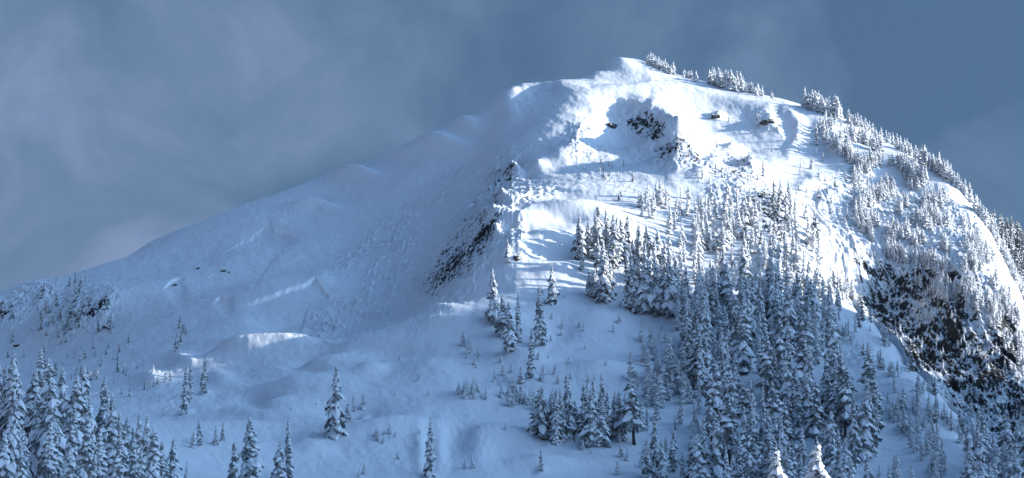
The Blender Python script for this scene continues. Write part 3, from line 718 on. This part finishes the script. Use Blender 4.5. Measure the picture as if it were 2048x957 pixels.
# saplings poking out of the deep snow
SAP = 'snow-covered sapling tip poking out of the smooth lower snow'
scatter([(1080,590),(1180,580),(1340,660),(1370,760),(1250,800),(1100,800),(980,780),(1000,720),(1090,720)], 46, 6, 18, ['young'], SAP, 'saplings on the lower snow', 10, 0, 'snowy_sapling', False, 'sapling')
scatter([(925,690),(960,690),(955,740),(930,730)], 9, 12, 26, ['young'], 'snow-covered sapling in the small clump left of the spur conifers', 'sapling clump left of the spur conifers', 4, 0, 'snowy_sapling', True, 'sapling')
scatter([(905,780),(970,780),(975,806),(915,800)], 16, 10, 24, ['young'], 'snow-covered sapling in the wider clump on the lower snow', 'wider sapling clump on the lower snow', 5, 0, 'snowy_sapling', True, 'sapling')
scatter([(1000,790),(1065,790),(1070,820),(1010,815)], 16, 14, 32, ['young'], 'snow-covered sapling in the clump at the left end of the conifer row', 'sapling clump by the conifer row', 5, 0, 'snowy_sapling', True, 'sapling')
scatter([(750,870),(790,865),(795,890),(755,890)], 10, 8, 20, ['young'], 'snow-covered sapling in the lowest clump left of the tall thin conifer', 'lowest sapling clump', 4, 0, 'snowy_sapling', True, 'sapling')
scatter([(1090,800),(1300,840),(1340,900),(1260,960),(1180,930)], 26, 8, 26, ['young'], 'snow-covered sapling on the snow around the conifer row', 'saplings around the conifer row', 8, 0, 'snowy_sapling', False, 'sapling')
for x,y,h in [(800,720,10),(837,762,12),(858,792,10),(790,792,8),(633,812,7),(582,822,6),(930,940,16),(945,938,22),(796,920,12),(730,950,18),(720,955,14),(840,870,8),(1010,862,12),(1005,752,18),(990,764,20),(1012,765,16),(1170,700,9)]:
    add(x, y, h, 'young', 'tiny snow-covered sapling tip alone in the smooth snow of the spur', 'lone sapling tips on the spur', True, 'sapling', name='snowy_sapling')

# two near trees catch the sun in front of the forest
for x, top, h, Yd, lab in [(1621,884,210,385,'nearest conifer, its snow-caked top bright in the sun at the bottom edge'), (1556,896,190,395,'near sunlit conifer top left of the brightest one at the bottom edge')]:
    i = int(np.searchsorted(U, x)); j = int(np.searchsorted(V, Yd))
    px_ = (x-CX)/F*Yd*1.003; ztop = float(zpix(top, Yd)); zb = float(Z[i,j])
    PL.append(dict(p=np.array([px_, Yd, zb]), h=ztop-zb, kind='full', label=lab, group=None, keep=True, hp=400, cat='conifer', px=x, py=0, name='snowy_conifer'))

PL = [q for q in PL if q['p'] is not None]
con = [q for q in PL if q['name'] == 'snowy_conifer']; sap = [q for q in PL if q['name'] == 'snowy_sapling']
con.sort(key=lambda q: -(q['hp']+(1000 if q['keep'] else 0)))
single = con[:300]; mass = con[300:]
print('conifers', len(con), 'saplings', len(sap))

def place_single(q):
    cm, tm = MESH[q['kind']][rr.integers(len(MESH[q['kind']]))]
    root = bpy.data.objects.new(q['name'], None); C.objects.link(root)
    root.empty_display_size = 0.5
    s = q['h']/12.0; w = s*rr.uniform(0.82,1.25)
    if q['hp'] == 400: w = s*1.25
    elif q['h'] > 24: w *= 0.88
    root.location = tuple(q['p']-np.array([0,0,0.15*s])); root.scale = (w, w, s)
    root.rotation_euler = (rr.normal()*0.03, rr.normal()*0.03, rr.uniform(0,6.28))
    root['label'] = q['label']; root['category'] = q['cat']
    if q['group']: root['group'] = q['group']
    link('trunk', tm, root); link('crown', cm, root)
ORD = 'first second third fourth fifth sixth seventh eighth ninth tenth eleventh twelfth thirteenth fourteenth fifteenth sixteenth'.split()
LOOK = {'spire':'slim','full':'broad','forest':'ragged','bare':'gaunt','young':'stubby','dark':'dark'}
SHORT = {'saplings on the lower snow':'open lower snow','sapling clump left of the spur conifers':'clump left of spur conifers','wider sapling clump on the lower snow':'wider clump on lower snow',
 'sapling clump by the conifer row':"clump at conifer row's left end",'lowest sapling clump':'lowest clump','saplings around the conifer row':'snow around conifer row','lone sapling tips on the spur':'smooth spur snow',
 'foreground forest at lower left':'dense lower left forest','understorey of the lower left forest':'lower left forest understorey','row of conifers on the lower snow':'row on lower snow',
 'grove on the middle hump':'middle hump grove','loose conifers at the bottom edge':'loose bottom-edge trees','main forest on the shaded slope':'main shaded forest','upper edge of the main forest':"main forest's upper edge",
 'upper left corner of the main forest':"main forest's upper left corner",'thicket left of the main forest':'thicket left of main forest','short conifers in the gap':'gap left of main forest','sunlit conifers on the bench':'sunlit bench trees',
 'conifers below the bench':'trees under the sunlit bench','conifers on the rocky rib':'rocky rib trees','skyline clump beside the summit dome':'skyline clump beside summit dome','second skyline clump':'second skyline clump','third skyline clump':'third skyline clump',
 'fourth skyline clump':'fourth skyline clump','conifers at the bottom right corner':'bottom right corner trees','conifers at the foot of the snow patch':'trees below smooth snow patch'}
def write_labels(items):
    groups = {}
    for q in items:
        if q['group']: groups.setdefault(q['group'], []).append(q)
    for g, qs in groups.items():
        what = SHORT.get(g, g); noun = 'sapling' if qs[0]['cat'] == 'sapling' else 'conifer'
        med = sorted(q['h'] for q in qs)[len(qs)//2]
        if len(qs) == 1:
            continue
        for q in qs: q['tip'] = q['py']-q['hp']
        qs.sort(key=lambda q: q['tip'])
        nt_ = max(1, math.ceil(len(qs)/12)); n = math.ceil(len(qs)/nt_)
        for t in range(nt_):
            row = sorted(qs[t*n:(t+1)*n], key=lambda q: q['px'])
            for k, q in enumerate(row):
                size = 'tall' if q['h'] > med*1.12 else 'short' if q['h'] < med*0.88 else 'mid-sized'
                tier = f' in {ORD[t]} tier from top' if nt_ > 1 else ''
                q['label'] = f"{size} {LOOK[q['kind']]} {noun}, {what}, {ORD[k]} from left{tier}"
                if len(q['label'].split()) > 16: q['label'] = f"{LOOK[q['kind']]} {noun}, {what}, {ORD[k]} from left{tier}"
                if len(q['label'].split()) > 16: q['label'] = f"{noun}, {what}, {ORD[k]} from left{tier.replace(' from top','')}"
write_labels(single); write_labels(sap)
for q in single+sap:
    if len(q['label'].replace('-',' ').split()) > 16: print('LONG', q['label'])
for q in single: place_single(q)
for q in sap: place_single(q)

def merged(name, items, **props):
    cos = []; qss = []; mts = []; off = 0
    for q in items:
        co, qs, mt = LOWP[q['kind']][rr.integers(len(LOWP[q['kind']]))]
        s = q['h']/12.0; w = s*rr.uniform(0.9,1.35); a = rr.uniform(0,6.28)
        c_, s_ = math.cos(a), math.sin(a)
        v = np.empty_like(co); v[:,0] = (co[:,0]*c_-co[:,1]*s_)*w; v[:,1] = (co[:,0]*s_+co[:,1]*c_)*w; v[:,2] = co[:,2]*s-0.3
        v[:,0] += rr.normal()*0.04*co[:,2]*s
        cos.append(v+q['p']); qss.append(qs+off); mts.append(np.where(mt == 1, 2, 0) if q['kind'] in ('dark','bare') else mt); off += len(co)
    co = np.concatenate(cos); qs = np.concatenate(qss); mt = np.concatenate(mts)
    tri = qs[:,2] == qs[:,3]; qs = qs[~tri]; mt = mt[~tri]
    me = raw_mesh(name, co, qs, mats=mt, smooth=False)
    me.materials.append(M_tsnow); me.materials.append(M_rime); me.materials.append(M_needles)
    return link(name, me, **props)
merged('conifer_forest', mass, kind='stuff', label='snow-plastered small conifers covering the mountain flanks')

# ------------------------------------------------------------------ bare rocks poking through the snow
def mat_rock():
    m, nt, b = new_mat('dark_rock')
    tc = N(nt, 'ShaderNodeTexCoord').outputs['Object']
    n = noise(nt, tc, 1.3, 6, 0.7)
    geo = N(nt, 'ShaderNodeNewGeometry'); sp_ = N(nt, 'ShaderNodeSeparateXYZ'); nt.links.new(geo.outputs['Normal'], sp_.inputs[0])
    lay = ramp(nt, mathn(nt, 'ADD', sp_.outputs[2], mathn(nt, 'MULTIPLY', n, 0.5)), [(0.82, 0.0), (0.95, 1.0)])
    nt.links.new(mix(nt, lay, ramp(nt, n, [(0.3, (0.015,0.016,0.018,1)), (0.75, (0.09,0.085,0.08,1))]), SNOW), b.inputs['Base Color'])
    b.inputs['Roughness'].default_value = 0.9
    return m
M_rock = mat_rock()
def rock_mesh(seed, w, h):
    import bmesh
    from mathutils import noise as mn
    bm = bmesh.new(); bmesh.ops.create_icosphere(bm, subdivisions=4, radius=1.0)
    o = Vector((seed*7.1, seed*3.3, seed*1.7))
    for v in bm.verts:
        d = 1+0.45*mn.noise(v.co*1.3+o)+0.22*mn.noise(v.co*3.1+o)-0.18*abs(mn.noise(v.co*6+o))
        q = v.co*d; v.co = Vector((q.x*w, q.y*w*0.8, q.z*h))
    me = bpy.data.meshes.new('rock'); bm.to_mesh(me); bm.free(); me.materials.append(M_rock); return me
for k, (x, y, w, h, lab) in enumerate([
 (347,572,8,4,'small bare rock at the left end of the upper left fracture line'),
 (393,539,4,4,'tiny dark rock above the small bare rock on the open left slope'),
 (445,544,8,4,'dark flat rock sticking out of the open left slope, largest of the three there'),
 (455,546,4,3,'tiny rock touching the right side of the largest open-slope rock'),
 (33,692,9,5,'dark rock low on the far left slope above the forest tips'),
 (8,630,12,10,'dark snow-capped rock at the left edge of the picture'),
 (208,657,7,6,'dark rock below the rocky knob on the left slope'),
 (1103,606,12,8,'dark rock under the perched conifer right of the spur clump'),
 (1226,254,13,10,'snow-capped boulder in the shaded hollow below the summit'),
 (1541,246,14,9,'snow-capped boulder with dark underside on the bright slope right of the summit'),
 (1437,236,10,8,'rounded snow-capped boulder on the bright slope nearest the summit'),
 (1033,522,9,9,'dark rock at the foot of the snow pillows on the middle hump'),
]):
    p = ground_hit(x, y)
    o = link('rock', rock_mesh(k+3, w/F*p[1], h/F*p[1]), label=lab, category='rock')
    o.location = (p[0], p[1]+0.5, p[2]-0.1*h/F*p[1]); o.rotation_euler = (0,0,k*1.3)
    if k < 5: o['group'] = 'bare rocks on the open left slope'

# ------------------------------------------------------------------ the farther slope beyond the right skyline
def far_slope():
    xs = np.linspace(360, 900, 220); ys = np.linspace(1850, 2300, 90)
    gx, gy = np.meshgrid(xs, ys, indexing='ij')
    crest_px = np.array([1900,1975,2048,2120,2250,2500,3000]); crest_py = np.array([405,440,474,505,570,690,900])
    pxx = CX+gx/2050*F*0.985
    zc = zpix(np.interp(pxx, crest_px, crest_py)+6, 2050.0)
    z = zc-np.abs(gy-2050)*np.where(gy < 2050, 0.75, 0.6)+fbm(gx/40, gy/40, 4, 111)*9
    me = grid_mesh('far_hill', gx, gy, z, {'rock': np.full(gx.shape, 0.9), 'rough': np.full(gx.shape, 0.5)})
    me.materials.append(M_ground); link('far_hill', me, kind='structure')
    it = []
    for k in range(1500):
        i = rr.integers(8, 60); j = rr.integers(4, 42)
        it.append(dict(p=np.array([gx[i,j], gy[i,j], z[i,j]]), h=rr.uniform(8,16), kind='dark'))
    merged('far_forest', it, kind='stuff', label='dark snow-dusted conifers on the farther slope at the right edge')
far_slope()
